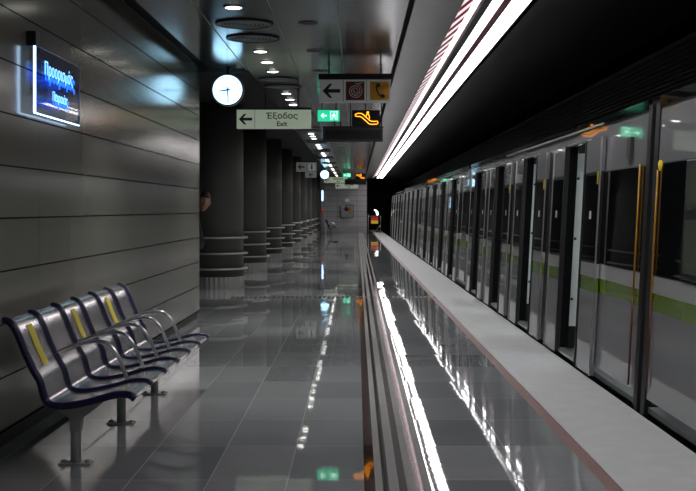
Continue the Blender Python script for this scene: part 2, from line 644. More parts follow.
def make_vent(y, i):
    r = thing('ceiling_vent', '%s large round dark air vent of the ceiling row beside the downlights' % ORD[i], 'ceiling vent', (-1.12, y, CEIL), 0, 'round vents in the ceiling row')
    MB().lathe([(.26, 0), (.29, -.004), (.29, -.012), (.26, -.016), (.255, -.002)], seg=40, cap=False).build('frame', 'black_plastic', r)
    t = MB().lathe([(0, -.004), (.255, -.004), (.255, -.001), (0, -.001)], seg=40, mi=0)
    for R in (.05, .09, .13, .17, .21, .245):
        t.lathe([(R - .006, -.004), (R - .006, -.010), (R + .006, -.010), (R + .006, -.004)], seg=40, mi=1, cap=False)
    for k in range(24):
        a = 2 * PI * k / 24
        t.lathe([(0.0, -.014), (.006, -.013), (.006, -.009)], .235 * math.cos(a), .235 * math.sin(a), 0, 6, 2)
    t.build('grille', ['black_rubber', 'leg_grey', 'steel'], r)
    return r


dl0 = vt0 = None
lights, vents = [], []
for k in range(-3, 12):
    base = 8.15 + 4.69 * k
    for j in range(3):
        if base + j * .94 < FAR - 1:
            lights.append(base + j * .94)
    for j in range(2):
        if base + 2.78 + j * .92 < FAR - 1:
            vents.append(base + 2.78 + j * .92)
lights = [y for y in lights if y > 8]
vents = [y for y in vents if y > 8]
for i, y in enumerate(lights):
    if i == 0:
        dl0 = make_downlight(y, 0)
    else:
        copy_tree(dl0, (-1.126, y, CEIL), 0, '%s small round white downlight of the row running away down the ceiling' % ORD[i])
for i, y in enumerate(vents):
    if i == 0:
        vt0 = make_vent(y, 0)
    else:
        copy_tree(vt0, (-1.12, y, CEIL), 0, '%s large round dark air vent of the ceiling row beside the downlights' % ORD[i])
sp0 = None
for i in range(26):
    y = 9.0 + 1.9 * i
    lb = '%s small dark round speaker in the ceiling row right of the vents' % ORD[i]
    if sp0 is None:
        sp0 = thing('ceiling_speaker', lb, 'ceiling speaker', (-.49, y, CEIL), 0, 'small speakers in the ceiling')
        MB().lathe([(.085, 0), (.10, -.003), (.10, -.009), (.085, -.012), (.082, -.002)], seg=28).build('frame', 'leg_grey', sp0)
        MB().lathe([(0, -.006), (.04, -.005), (.084, -.003), (.084, -.001), (0, -.001)], seg=28).build('grille', 'black_rubber', sp0)
    else:
        copy_tree(sp0, (-.49, y, CEIL), 0, lb)
# light given by the downlights: one soft spot per lamp triplet
sp = bpy.data.lights.new('downlight_beam', 'SPOT')
sp.energy = SPOT
sp.spot_size = math.radians(92)
sp.spot_blend = 1
sp.shadow_soft_size = .08
sp.color = (1, .98, .93)
for i, y in enumerate([l for l in [8.15 + 4.69 * k + .94 for k in range(0, 12)]]):
    l = bpy.data.objects.new('downlight_beam', sp)
    col.objects.link(l)
    l.location = (-1.126, y, CEIL - .03)

# ------------------------------------------------------------------ columns
def make_column(label, loc):
    r = thing('column', label, 'column', loc, 0, 'ringed columns along the platform')
    MB().lathe([(.5, .2), (.5, CEIL + .12)], seg=48).build('shaft', 'column_grey', r)
    t = MB()
    prof = []
    n = 72
    vs, fs = [], []
    for z in (0, .2):
        for k in range(n):
            a = 2 * PI * k / n
            rr = .505 + (.014 if k % 2 else 0)
            vs.append((rr * math.cos(a), rr * math.sin(a), z))
    for k in range(n):
        l = (k + 1) % n
        fs.append((k, l, n + l, n + k))
    fs.append(list(range(n, 2 * n)))
    t.add(vs, fs)
    t.build('base', 'drum_silver', r)
    for z in (.343, .627, .917):
        MB().lathe([(.495, -.018), (.575, -.020), (.59, 0), (.575, .020), (.495, .018), (.495, -.018)], 0, 0, z, 64).build('ring', 'ring_steel', r)
    return r


c0 = None
for i in range(9):
    y = 20.5 + 5.25 * i
    lb = ('nearest dark round column with three steel rings, just behind the end of the left wall' if i == 0 else
          '%s dark round column with three steel rings, counting from the left wall' % ORD[i])
    if c0 is None:
        c0 = make_column(lb, (-2.62, y, 0))
    else:
        copy_tree(c0, (-2.62, y, 0), 0, lb)

# ------------------------------------------------------------------ bench
PROF = [(-1.94, .838), (-1.915, .838), (-1.885, .815), (-1.856, .764), (-1.817, .666), (-1.77, .567), (-1.735, .507), (-1.718, .445), (-1.70, .40), (-1.665, .378),
        (-1.587, .374), (-1.461, .397), (-1.36, .425), (-1.30, .435), (-1.245, .433), (-1.213, .412)]
PROF = [(x + 1.6, z) for x, z in PROF]


def smooth_path(p, n=4):
    out = []
    for i in range(len(p) - 1):
        p0, p1, p2, p3 = p[max(i - 1, 0)], p[i], p[i + 1], p[min(i + 2, len(p) - 1)]
        for k in range(n):
            t_ = k / n
            out.append(tuple(.5 * ((2 * b) + (-a + c_) * t_ + (2 * a - 5 * b + 4 * c_ - d) * t_ ** 2 + (-a + 3 * b - 3 * c_ + d) * t_ ** 3)
                             for a, b, c_, d in zip(p0, p1, p2, p3)))
    out.append(tuple(p[-1]))
    return out


SP = smooth_path(PROF)


def offset_path(path, d):
    out = []
    for i, p in enumerate(path):
        a, b = path[max(i - 1, 0)], path[min(i + 1, len(path) - 1)]
        tx, tz = b[0] - a[0], b[1] - a[1]
        l = math.hypot(tx, tz)
        out.append((p[0] - tz / l * d, p[1] + tx / l * d))
    return out


PITCH = .47


def make_bench(label, loc, rz):
    r = thing('bench', label, 'bench', loc, rz, 'steel platform benches')
    up = offset_path(SP, .0)
    dn = offset_path(SP, -.010)
    for k in range(6):
        y0, y1 = k * PITCH + .012, (k + 1) * PITCH - .012
        p = MB()
        n = len(up)
        vs = [(x, y, z) for x, z in up for y in (y0, y1)] + [(x, y, z) for x, z in dn for y in (y0, y1)]
        fs = []
        for i in range(n - 1):
            fs.append((2 * i, 2 * i + 1, 2 * i + 3, 2 * i + 2))
            q = 2 * n
            fs.append((q + 2 * i + 1, q + 2 * i, q + 2 * i + 2, q + 2 * i + 3))
            fs.append((2 * i, 2 * i + 2, q + 2 * i + 2, q + 2 * i))
            fs.append((2 * i + 3, 2 * i + 1, q + 2 * i + 1, q + 2 * i + 3))
        fs.append((0, 2 * n, 2 * n + 1, 1))
        fs.append((2 * n - 2, 2 * n - 1, 4 * n - 1, 4 * n - 2))
        p.add(vs, fs, 0, True)
        so = p.build('seat_shell', 'seat_steel', r)
        es = so.modifiers.new('es', 'EDGE_SPLIT')
        es.split_angle = math.radians(50)
        if k % 2 == 0:      # yellow strip on alternate backrests
            seg = [q for q in offset_path(SP, .003) if .56 < q[1] < .80 and q[0] < 0]
            yc = (y0 + y1) / 2
            s = MB()
            vs = [(x_, y_, z_) for x_, z_ in seg for y_ in (yc - .05, yc + .05)]
            s.add(vs, [(2 * i, 2 * i + 1, 2 * i + 3, 2 * i + 2) for i in range(len(seg) - 1)], 0, True)
            so2 = s.build('sticker', 'sticker_yellow', so)
            so2['label'] = 'yellow strip on the backrest'
    for k in range(7):
        rad = [.021] * len(SP)
        MB().tube([(x_, k * PITCH, z_ - .002) for x_, z_ in SP], rad, 10).build('rib', 'rib_blue', r)
    arm = smooth_path([(-.176, .604), (-.10, .632), (.0, .662), (.07, .668), (.125, .652), (.175, .60), (.215, .515), (.25, .425)], 5)
    for k in range(1, 6):
        MB().tube([(x_, k * PITCH, z_) for x_, z_ in arm], .0115, 10).build('armrest', 'steel', r)
    MB().box(-.035, .035, .24, 6 * PITCH - .24, .27, .33).build('beam', 'leg_grey', r, bevel=.006)
    for yk in (.235, 3 * PITCH, 6 * PITCH - .235):
        lg = MB()
        lg.lathe([(.03, .004), (.03, .30)], 0, yk, 0, 16)
        lg.prism([(-.11, .365), (-.14, .345), (-.03, .26), (-.028, .19), (.03, .19), (.04, .26), (.17, .36), (.20, .385), (.08, .372)], yk - .03, yk + .03)
        lo = lg.build('leg', 'leg_grey', r)
        ft = MB().box(-.09, .09, yk - .045, yk + .045, .0, .010)
        for sx in (-1, 1):
            ft.lathe([(.016, .010), (.016, .020), (.008, .026), (0, .026)], sx * .07, yk, 0, 10)
        ft.build('foot', 'leg_grey', lo)
    return r


bench = make_bench('six seat perforated steel bench with blue ribs and yellow strips standing beside the left wall', (-1.6, 6.02, 0), WA)
copy_tree(bench, (-1.45, 60.2, 0), 0, 'tiny distant steel bench at the far end of the platform by the pier')

# ------------------------------------------------------------------ clocks
def make_clock(label, loc):
    r = thing('clock', label, 'clock', loc, 0, 'round lit platform clocks')
    R = .20
    MB().lathe([(R * .96, -.05), (R + .008, -.056), (R + .014, -.03), (R + .014, .03), (R + .008, .056), (R * .96, .05), (R * .96, -.05)], 0, 0, 0, 48, 0, 'y', cap=False).build('rim', 'leg_grey', r)
    for s in (-1, 1):
        f_ = MB().lathe([(0, s * .05), (R * .985, s * .05), (R * .985, s * .044)], 0, 0, 0, 48, 0, 'y').build('face', 'clock_face', r)
        d = MB()
        for k in range(12):
            a = 2 * PI * k / 12
            d.lathe([(0.0, s * .0525), (.009, s * .0525), (.009, s * .05)], math.sin(a) * .155, 0, math.cos(a) * .155, 12, 0, 'y')
        d.build('hour_dot', 'clock_mark', f_)
        for nm, ang, ln, wd in (('hour_hand', 261 * s, .11, .013), ('minute_hand', 176 * s, .155, .010)):
            a = math.radians(-ang)
            ux, uz = math.sin(a), math.cos(a)
            px, pz = uz, -ux
            h = MB().prism([(-ux * .035 + px * wd, -uz * .035 + pz * wd), (ux * ln + px * wd * .6, uz * ln + pz * wd * .6),
                            (ux * ln - px * wd * .6, uz * ln - pz * wd * .6), (-ux * .035 - px * wd, -uz * .035 - pz * wd)], s * .0525, s * .055)
            h.build(nm, 'clock_mark', f_)
    MB().lathe([(.017, R + .005), (.017, CEIL - loc[2] - .004), (.045, CEIL - loc[2] - .004), (.045, CEIL - loc[2])], 0, 0, 0, 16).build('stem', 'black_plastic', r)
    return r


CZ = H + 1.55
ck = make_clock('large round glowing white clock hanging from the ceiling by the end of the left wall', (-1.69, 14.4, CZ))
copy_tree(ck, (-1.47, 50, CZ), 0, 'tiny distant glowing clock hanging near the far end of the platform')


# ------------------------------------------------------------------ pictogram helpers (flat marks on sign faces, real thickness)
def arrow_left(mb, cx, cz, s, y, mi=0, t_=.003):
    p = [(-1, 0), (-.25, .78), (.1, .78), (-.38, .2), (.95, .2), (.95, -.2), (-.38, -.2), (.1, -.78), (-.25, -.78)]
    mb.prism([(cx + a * s, cz + b * s) for a, b in p], y - t_, y, 'y', mi)


def rods(parent, xs, z0, z1, y=0, nm='rod'):
    for x_ in xs:
        MB().lathe([(.009, z0), (.009, z1 - .006), (.025, z1 - .006), (.025, z1)], x_, y, 0, 10).build(nm, 'black_plastic', parent)


# exit sign
def make_exit(label, loc, w_=1.145, h_=.29, txt=True):
    r = thing('exit_sign', label, 'sign', loc, 0, 'hanging exit signs')
    top = CEIL - loc[2]
    b = MB().box(0, w_, -.05, .05, -h_, 0)
    b.build('panel', 'exit_white', r, bevel=.006)
    MB().box(-.01, w_ + .01, -.055, .055, 0, .03).build('rail', 'black_plastic', r)
    sx = w_ * .245
    MB().box(sx - .004, sx + .004, -.053, -.05, -h_ + .005, -.003).build('divider', 'leg_grey', r)
    a = MB()
    arrow_left(a, sx * .5, -h_ * .5, .105, -.0505)
    a.build('arrow', 'ink_black', r)
    text_mesh('lettering', 'Έξοδος', .125, 'ink_black', r, (w_ * .61, -.052, -h_ * .34), bold=.002, sx=1.1)
    text_mesh('lettering', 'Exit', .105, 'ink_black', r, (w_ * .61, -.052, -h_ * .76), bold=.002, sx=1.0)
    rods(r, (.44, w_ - .2), .03, top)
    return r


make_exit('white hanging sign reading Exit in Greek and English, right of the large clock', (-1.855, 17, 2.975))
make_exit('tiny distant white exit sign hanging just behind the far clock', (-1.62, 54, 3.00), 1.15, .28)
make_exit('tiny distant white exit sign hanging lowest before the end wall', (-1.15, 58.5, 2.79), 1.2, .26)

# three pictogram sign
ts = thing('direction_sign', 'hanging sign with left arrow, maroon spiral and yellow telephone squares under a black rail', 'sign', (-.477, 14, 3.088))
MB().box(0, .902, -.05, .05, -.288, 0).build('panel', 'sign_grey', ts, bevel=.006)
MB().box(-.01, .925, -.06, .06, 0, .075).build('rail', 'black_plastic', ts)
t = MB().box(.300, .306, -.053, -.05, -.285, -.003).box(.596, .602, -.053, -.05, -.285, -.003)
t.build('divider', 'black_plastic', ts)
t = MB()
arrow_left(t, .155, -.144, .115, -.0505)
t.build('arrow', 'ink_black', ts)
sq = MB().box(.335, .572, -.054, -.05, -.262, -.026).build('pictogram_square', 'sign_maroon', ts)
sp_pts = []
for k in range(72):
    a = k / 71 * 2 * PI * 3.0
    R = .012 + .082 * k / 71
    sp_pts.append((.453 + R * math.cos(a + PI / 2), -.056, -.146 + R * math.sin(a + PI / 2)))
sp_pts += [(.50, -.056, -.048), (.545, -.056, -.046)]
MB().tube(sp_pts, .006, 6).build('spiral', 'ink_pale', sq)
sq = MB().prism([(.64, -.026), (.885, -.026), (.885, -.235), (.86, -.262), (.64, -.262)], -.054, -.05).build('pictogram_square', 'sign_amber', ts)
ph = MB()
hp = smooth_path([(.742, -.055), (.725, -.10), (.735, -.15), (.765, -.195), (.80, -.222)], 5)
ph.tube([(a, -.057, b) for a, b in hp], [.013 - .004 * math.sin(PI * i / (len(hp) - 1)) for i in range(len(hp))], 8)
ph.prism([(.728, -.045), (.765, -.05), (.775, -.085), (.745, -.10), (.725, -.09)], -.063, -.054)
ph.prism([(.775, -.20), (.80, -.18), (.835, -.205), (.83, -.228), (.80, -.236)], -.063, -.054)
ph.build('handset', 'ink_black', sq)
rods(ts, (.12, .78), .075, CEIL - 3.088)


# display with green and escalator signs above it
def make_display_set(lb_disp, lb_green, lb_esc, Y, k=0):
    d = thing('information_display', lb_disp, 'display', (-.58, Y, 2.83), 0, 'dark hanging train displays')
    MB().box(0, 1.02, -.09, .09, -.235, 0).build('housing', 'hall_grey', d, bevel=.008)
    MB().box(.035, .985, -.094, -.089, -.20, -.045).build('screen', 'black_rubber', d)
    MB().box(-.01, 1.03, -.1, .1, 0, .02).build('cap', 'black_plastic', d)
    rods(d, (.20, .30), .02, .113, 0, 'post')
    rods(d, (.47,), .02, CEIL - 2.83, .05)
    rods(d, (1.0,), .02, CEIL - 2.83, .05)
    g = thing('emergency_exit_sign', lb_green, 'sign', (-.67, Y - .02, 3.0), 0, 'green lit escape signs')
    pn = MB().box(0, .37, -.04, .04, -.056, .13).build('panel', 'green_lit', g, bevel=.004)
    t = MB()
    arrow_left(t, .105, .035, .052, -.0405)
    t.build('arrow', 'green_white', pn)
    t = MB()    # doorway outline and running figure
    for q in ((.215, .225, -.035, .105), (.325, .335, -.035, .105), (.215, .335, .098, .107)):
        t.box(q[0], q[1], -.044, -.0405, q[2], q[3])
    t.lathe([(0, -.044), (.011, -.044), (.011, -.0405)], .283, 0, .078, 12, 0, 'y')
    t.prism([(.27, .066), (.292, .062), (.285, .02), (.262, .02)], -.044, -.0405)
    t.prism([(.285, .06), (.312, .04), (.308, .033), (.283, .045)], -.044, -.0405)
    t.prism([(.265, .058), (.24, .045), (.236, .022), (.245, .022), (.25, .038), (.27, .046)], -.044, -.0405)
    t.prism([(.262, .025), (.25, -.005), (.232, -.03), (.242, -.034), (.262, -.008), (.272, .02)], -.044, -.0405)
    t.prism([(.275, .025), (.298, .005), (.295, -.03), (.305, -.03), (.31, .01), (.285, .03)], -.044, -.0405)
    t.build('pictogram', 'green_white', pn)
    rods(g, (.07, .31), .13, CEIL - 3.0, .02)
    e = thing('escalator_sign', lb_esc, 'sign', (-.085, Y - .02, 3.13), 0, 'lit escalator signs')
    MB().box(0, .475, -.05, .05, -.27, 0).build('panel', 'black_plastic', e, bevel=.004)
    t = MB()
    pts = [(.055, -.075), (.10, -.055), (.165, -.06), (.20, -.085), (.31, -.185), (.36, -.195), (.43, -.19), (.445, -.215), (.425, -.24),
           (.33, -.245), (.29, -.235), (.17, -.125), (.14, -.11), (.08, -.11), (.055, -.10)]
    t.tube([(a, -.054, b) for a, b in pts], .0065, 6, 0, True)
    t.lathe([(0, -.06), (.02, -.06), (.02, -.051)], .268, 0, -.045, 16, 0, 'y')
    t.tube([(.235, -.056, -.115), (.25, -.056, -.075), (.285, -.056, -.075), (.30, -.056, -.135), (.29, -.056, -.155)], .006, 6)
    t.build('pictogram', 'orange_lit', e)
    rods(e, (.23,), 0, CEIL - 3.13, .02)


make_display_set('long dark hanging train display with blank screen, below the lit escalator sign',
                 'small green glowing emergency exit sign with left arrow, standing above the dark display',
                 'black sign with glowing orange escalator pictogram, below the yellow telephone square', 18.8)
make_display_set('tiny distant dark train display hanging right of the far clock',
                 'tiny distant green emergency exit sign above the far display',
                 'tiny distant orange escalator sign above the far display', 52.3)

# mid distance two-tier arrow sign
ms = thing('direction_sign', 'small grey arrow sign with a pictogram, hanging before the columns below the Exit sign', 'sign', (-2.1, 38, 3.05))
MB().box(0, .70, -.05, .05, -.32, 0).build('panel', 'sign_grey', ms, bevel=.006)
MB().box(-.01, .71, -.055, .055, 0, .03).build('rail', 'black_plastic', ms)
t = MB()
arrow_left(t, .18, -.16, .12, -.0505)
t.box(.37, .38, -.053, -.05, -.31, -.01)
t.build('arrow', 'ink_black', ms)
t = MB().box(.42, .66, -.053, -.05, -.28, -.04, 0)
t.lathe([(0, -.056), (.03, -.056), (.03, -.053)], .54, 0, -.09, 14, 1, 'y')
t.box(.515, .565, -.056, -.053, -.24, -.125, 1)
t.build('pictogram', ['sign_white', 'ink_black'], ms)
rods(ms, (.15, .55), .03, CEIL - .03 - 3.05)
m2 = thing('direction_sign', 'smallest grey arrow sign, hanging directly below the arrow sign with a pictogram', 'sign', (-1.79, 38, 2.72))
MB().box(0, .39, -.04, .04, -.20, 0).build('panel', 'sign_grey', m2, bevel=.006)
t = MB()
arrow_left(t, .2, -.10, .08, -.0405)
t.build('arrow', 'ink_black', m2)
rods(m2, (.1, .3), 0, .012)

# ------------------------------------------------------------------ blue lit glass sign on the left wall
bs = thing('illuminated_sign', 'clear glass plate sign with glowing edges and blue Greek letters bracketed to the left wall', 'sign', (-2.085, 7.0, 0))
ztop, hgt, ln = 2.505, .432, 1.10
bs.location = (-2.080, 7.10, ztop)
bs.rotation_euler = (0, 0, WA)
MB().box(-.004, .004, 0, ln, -hgt, 0).build('glass_plate', 'clear_plate', bs)
t = MB().box(-.007, .007, -.010, .006, -hgt, 0)
t.box(-.007, .007, 0, ln, -hgt - .007, -hgt)
t.build('glowing_edge', 'edge_glow', bs)
t = MB().box(-.006, .006, ln, ln + .008, -hgt, 0).box(-.005, .005, 0, ln, 0, .004)
t.build('dim_edge', 'steel', bs)
R_ = (PI / 2, 0, PI / 2)
text_mesh('lettering', 'Προορισμός', .125, 'blue_white_lit', bs, (.007, ln * .5, -.125), R_, .001, sx=1.0, bold=-.001)
text_mesh('lettering', 'Προορισμός', .13, 'blue_lit', bs, (.0055, ln * .53, -.155), R_, .001, sx=1.0, bold=.006)
text_mesh('lettering', 'Πειραιάς', .09, 'blue_white_lit', bs, (.007, ln * .52, -.292), R_, .001, sx=1.0, bold=-.001)
text_mesh('lettering', 'Πειραιάς', .095, 'blue_lit', bs, (.0055, ln * .54, -.315), R_, .001, sx=1.0, bold=.005)
t = MB().box(-.05, .012, -.02, .07, -.004, .09)
t.build('bracket', 'black_plastic', bs)

# ------------------------------------------------------------------ metro carriages
LEAN = .055
ZB, ZG0, ZG1, ZW0, ZW1, ZT, ZD = .08, .74, .86, .98, 1.77, 2.17, 2.06


def banded(mb, x0, x1, y0, y1, zb, zt, window=True):
    """side skin with its painted bands: grey, green, pale, (glass zone in black), grey"""
    for za, zb_, mi in ((zb, ZG0, 0), (ZG0, ZG1, 1), (ZG1, ZW0, 2), (ZW0, ZW1, 3), (ZW1, zt, 0)):
        mb.box(x0, x1, y0, y1, za, zb_, mi, LEAN)


SK = ['train_grey', 'train_green', 'train_pale', 'black_plastic']


def make_leaf(parent, y0, y1, inner):
    m = MB()
    banded(m, .022, .052, y0, y1, .035, ZD)
    lf_ = m.build('door_leaf', SK, parent)
    MB().box(.018, .023, y0 + .05, y1 - .05, ZW0 + .03, ZW1 - .03, 0, LEAN).build('window', 'train_glass', lf_)
    e0, e1 = (y0 - .035, y0) if inner < 0 else (y1, y1 + .035)
    MB().box(.012, .058, e0, e1, .035, ZD, 0, LEAN).build('rubber_edge', 'black_rubber', lf_)
    e0, e1 = (y1 - .016, y1 + .004) if inner < 0 else (y0 - .004, y0 + .016)
    MB().box(.012, .024, e0, e1, .035, ZD, 0, LEAN).build('metal_edge', 'steel_satin', lf_)
    yc = (y0 + y1) / 2
    t_ = MB().box(.014, .019, yc - .03, yc + .03, 1.36, 1.43, 0, LEAN)
    t_.build('sticker', 'marker_white', lf_)
    if inner > 0:
        MB().box(.014, .020, y0 + .06, y0 + .10, 1.66, 1.77, 0, LEAN).build('tag', 'sticker_yellow', lf_)


def make_carriage(label, y0, y1, doors, windows=(), glint=False):
    Lc = y1 - y0
    r = thing('metro_carriage', label, 'train carriage', (EDGE0 - .035 + EDGEK * y0, y0, 0), TA, 'carriages of the standing metro train')
    ds = [d - y0 for d in doors]
    segs = []
    a = 0.0
    for d in ds:
        segs.append((a, d - .49))
        a = d + .49
    segs.append((a, Lc))
    for s0, s1 in segs:
        m = MB()
        banded(m, .06, .11, s0, s1, ZB + .04, ZT)
        so = m.build('side_panel', SK, r)
        m = MB().box(.056, .061, s0 + .03, s1 - .03, ZW0 + .01, ZW1 - .01, 0, LEAN)
        m.build('window', 'train_glass', so)
    if ds:
        for d in ds:
            MB().box(.03, .06, d - .49, d + .49, ZD, ZD + .018, 0, LEAN).build('door_track', 'steel', r)
            MB().box(.06, .11, d - .49, d + .49, ZD + .001, ZT, 0, LEAN).build('door_header', 'train_grey', r)
    for da, db in zip(ds[:-1], ds[1:]):
        MB().box(.046, .061, da + 1.14, db - 1.14, ZB, ZD - .02, 0, LEAN).build('door_pillar', 'black_plastic', r)
    # cantrail, lamp-reflection strip and curved roof
    MB().box(.045, .075, 0, Lc, ZT, ZT + .07, 0, LEAN).build('cantrail', 'train_glass', r)
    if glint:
        MB().box(.036, .046, 1.4, 7.2, ZT - .002, ZT + .016, 0, LEAN).build('glint_strip', 'steel', r)  # pale steel strip modelled in place of a lamp's reflection along the cantrail
    rp = [(.11 + LEAN * ZT, ZT), (.08 + LEAN * ZT, ZT + .03)]
    for k in range(13):
        a = PI * k / 12
        rp.append((1.45 - 1.18 * math.cos(a), ZT + .05 + .12 * math.sin(a) ** .8))
    rp += [(2.75, ZT), (2.7, ZT + .0), (1.45, ZT + .02)]
    MB().prism(rp, 0, Lc, smooth=False).build('roof', 'train_roof', r)
    # underframe, floor, far side, ends
    MB().box(.10, 2.7, 0.0, Lc, -.75, ZB - .06).build('underframe', 'black_rubber', r)
    MB().box(.08, 2.7, 0.0, Lc, ZB - .06, ZB - .02).build('floor_plate', 'saloon_floor', r)
    m = MB().box(2.65, 2.75, 0, Lc, ZB - .02, ZT)
    m.build('far_side', 'hall_grey', r)
    for k in range(3):
        ya = Lc * (k + .15) / 3
        MB().box(2.635, 2.652, ya, ya + 2.0, ZW0, ZW1).build('far_window', 'saloon_glass', r)
    MB().box(.27, 2.65, 0, .05, ZB - .02, ZT).build('end_wall', 'black_plastic', r)
    MB().box(.27, 2.65, Lc - .05, Lc, ZB - .02, ZT).build('end_wall', 'black_plastic', r)
    m = MB().box(1.3, 1.5, .3, Lc - .3, ZT - .03, ZT + .01)
    m.build('saloon_lamp', 'saloon_light', r)
    for d in ds:
        make_leaf(r, d + .49, d + 1.09, -1)
        make_leaf(r, d - 1.09, d - .49, 1)
        MB().box(.055, .14, d + .47, d + .52, ZB, ZD, 0, LEAN).build('door_jamb', 'void_black', r)
        MB().box(.055, .14, d - .52, d - .47, ZB, ZD, 0, LEAN).build('door_jamb', 'void_black', r)
        MB().box(.045, .2, d - .47, d + .47, ZB - .035, ZB - .012).build('threshold', 'steel_satin', r)
        sm = MB().box(.145, .75, d + .56, d + .59, .28, 2.0, 0, LEAN)
        so = sm.build('draught_screen', 'screen_white', r)
        st = MB()
        for z in (.55, 1.15, 1.75):
            MB().lathe([(0, -.008), (.012, -.006), (.014, 0)], .175 + LEAN * z, d + .56, z, 10, 0, 'y').build('bolt', 'black_plastic', so)
        st.box(.145, .75, d + .56, d + .59, ZB - .02, .28, 0, LEAN)
        st.build('screen_foot', 'black_plastic', so)
        MB().tube([(.8, d + .575, ZB - .02), (.8, d + .575, ZT - .01)], .016, 8).build('grab_pole', 'pole_yellow', r)
    for (wa, wb) in windows:
        wa -= y0; wb -= y0
        m = MB()
        m.box(.046, .057, wa, wb, ZW0 + .02, ZW1 - .01, 0, LEAN)
        fo = m.build('window_frame', 'black_plastic', r, bevel=.02)
        m = MB().box(.042, .047, wa + .05, wb - .05, 1.44, ZW1 - .07, 0, LEAN)
        m.build('pane', 'saloon_glass', fo)
        m = MB().box(.042, .047, wa + .05, wb - .05, ZW0 + .06, 1.38, 0, LEAN)
        m.build('pane', 'saloon_glass', fo)
    return r


P0 = 12.05
carr = []
labs = ['second metro carriage from the camera, with four open double doors, beyond the dark gap',
        'third metro carriage from the camera in the standing train',
        'fourth metro carriage from the camera in the standing train',
        'farthest metro carriage at the dark end of the platform']
nc = make_carriage('nearest metro carriage, grey with a green stripe, cut by the right edge of the picture', -4.05, 7.70, [1.6], [(3.6, 4.9), (5.15, 7.02)])
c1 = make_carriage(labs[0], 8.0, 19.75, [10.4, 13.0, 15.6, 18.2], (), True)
for k in range(1, 4):
    y0 = 8.0 + P0 * k
    copy_tree(c1, (EDGE0 - .035 + EDGEK * y0, y0, 0), TA, labs[k])
# extra fittings at the gap
for root, yl, z0, z1 in ((nc, 11.75 - .04, .20, 1.72), (c1, .14, .15, 1.78)):
    go = MB().tube([(.045 + LEAN * z, yl, z) for z in (.8, 1.2, z1)], .008, 8).build('grab_rail', 'pole_yellow', root)
    MB().tube([(.045 + LEAN * z, yl, z) for z in (z0, .5, .8)], .008, 8).build('lower_sleeve', 'pole_maroon', go)
m = MB().box(.05, .10, -.10, .0, -.2, ZT + .03, 0, LEAN)
m.build('gangway_bellows', 'black_rubber', c1)
m = MB().box(.05, .10, 11.75, 11.85, -.2, ZT + .03, 0, LEAN)
m.build('gangway_bellows', 'black_rubber', nc)
MB().box(.030, .058, .40, .52, 1.84, 2.0, 0, LEAN).build('vent_grille', 'hall_grey', c1)
MB().lathe([(0, -.012), (.035, -.010), (.04, 0)], .058 + LEAN * 1.75, 11.69, 1.75, 14, 0, 'x').build('marker_lamp', 'warn_yellow', nc)

# ------------------------------------------------------------------ far end fittings
fc = thing('fire_cabinet', 'dark glass fronted fire cabinet on the end wall with red and yellow gear inside', 'cabinet', (-1.0, FAR - .03, .91))
MB().box(0, .80, -.12, 0, 0, .77).build('body', 'hall_grey', fc)
for zz in (.1, .62):
    MB().box(.1, .7, 0, .03, zz, zz + .05).build('mounting_rail', 'leg_grey', fc)
MB().box(.03, .77, -.13, -.12, .03, .74).build('door', 'leg_grey', fc)
t = MB().lathe([(0, -.16), (.13, -.155), (.13, -.13)], .38, 0, .52, 24, 0, 'y')
t.build('hose_reel', 'sign_maroon', fc)
MB().box(.55, .70, -.15, -.13, .25, .60).build('notice', 'sign_amber', fc)
MB().box(.08, .11, -.15, -.13, .3, .5).build('handle', 'steel', fc)
wn = thing('wall_notice', 'small white square notice on the end wall above the fire cabinet', 'sign', (-.73, FAR, 1.83))
MB().box(0, .30, -.03, 0, 0, .28).build('frame', 'leg_grey', wn)
MB().box(.02, .28, -.035, -.03, .02, .26).build('sheet', 'sign_white', wn)

bg = thing('barrier_gate', 'small metal barrier with a red and yellow sign closing the far platform end', 'barrier', (.68, 66.4, 0))
t = MB()
for a, b in (((0, 0, 0), (0, 0, 1.12)), ((.74, 0, 0), (.74, 0, 1.0)), ((0, 0, 1.0), (.74, 0, 1.0)), ((0, 0, .12), (.45, 0, .12)), ((.45, 0, .12), (.74, 0, .45))):
    t.tube([a, b], .022, 8)
t.build('frame', 'steel', bg)
t = MB().box(.16, .60, -.03, 0, .74, .94, 0)
t.build('sign_plate', 'warn_red', bg)
t = MB().box(.16, .60, -.035, 0, .55, .74, 0)
t.build('sign_plate', 'warn_yellow', bg)
tl = thing('tunnel_lamp', 'small white lamp glowing above the far barrier in the tunnel mouth', 'lamp', (1.18, 66.9, 0))
MB().tube([(0, 0, 0), (0, 0, 1.25)], .03, 8).build('post', 'black_plastic', tl)
MB().tube([(-.14, -.02, 1.38), (-.03, -.03, 1.34), (.04, -.03, 1.22), (.08, -.03, 1.06)], [.03, .05, .07, .06], 12).build('lens', 'lamp_white', tl)
ip = thing('intercom_post', 'thin distant help point column with a lit blue strip and red button before the pier', 'help point', (-1.97, 63.6, 0))
MB().box(-.12, .12, -.09, .09, 0, 2.6).build('body', 'end_wall_panel', ip, bevel=.02)
MB().box(-.07, .02, -.10, -.09, 1.9, 2.5).build('light_strip', 'edge_glow', ip)
MB().lathe([(0, -.13), (.07, -.12), (.07, -.09)], -.03, 0, 1.35, 14, 0, 'y').build('button', 'alarm_red', ip)

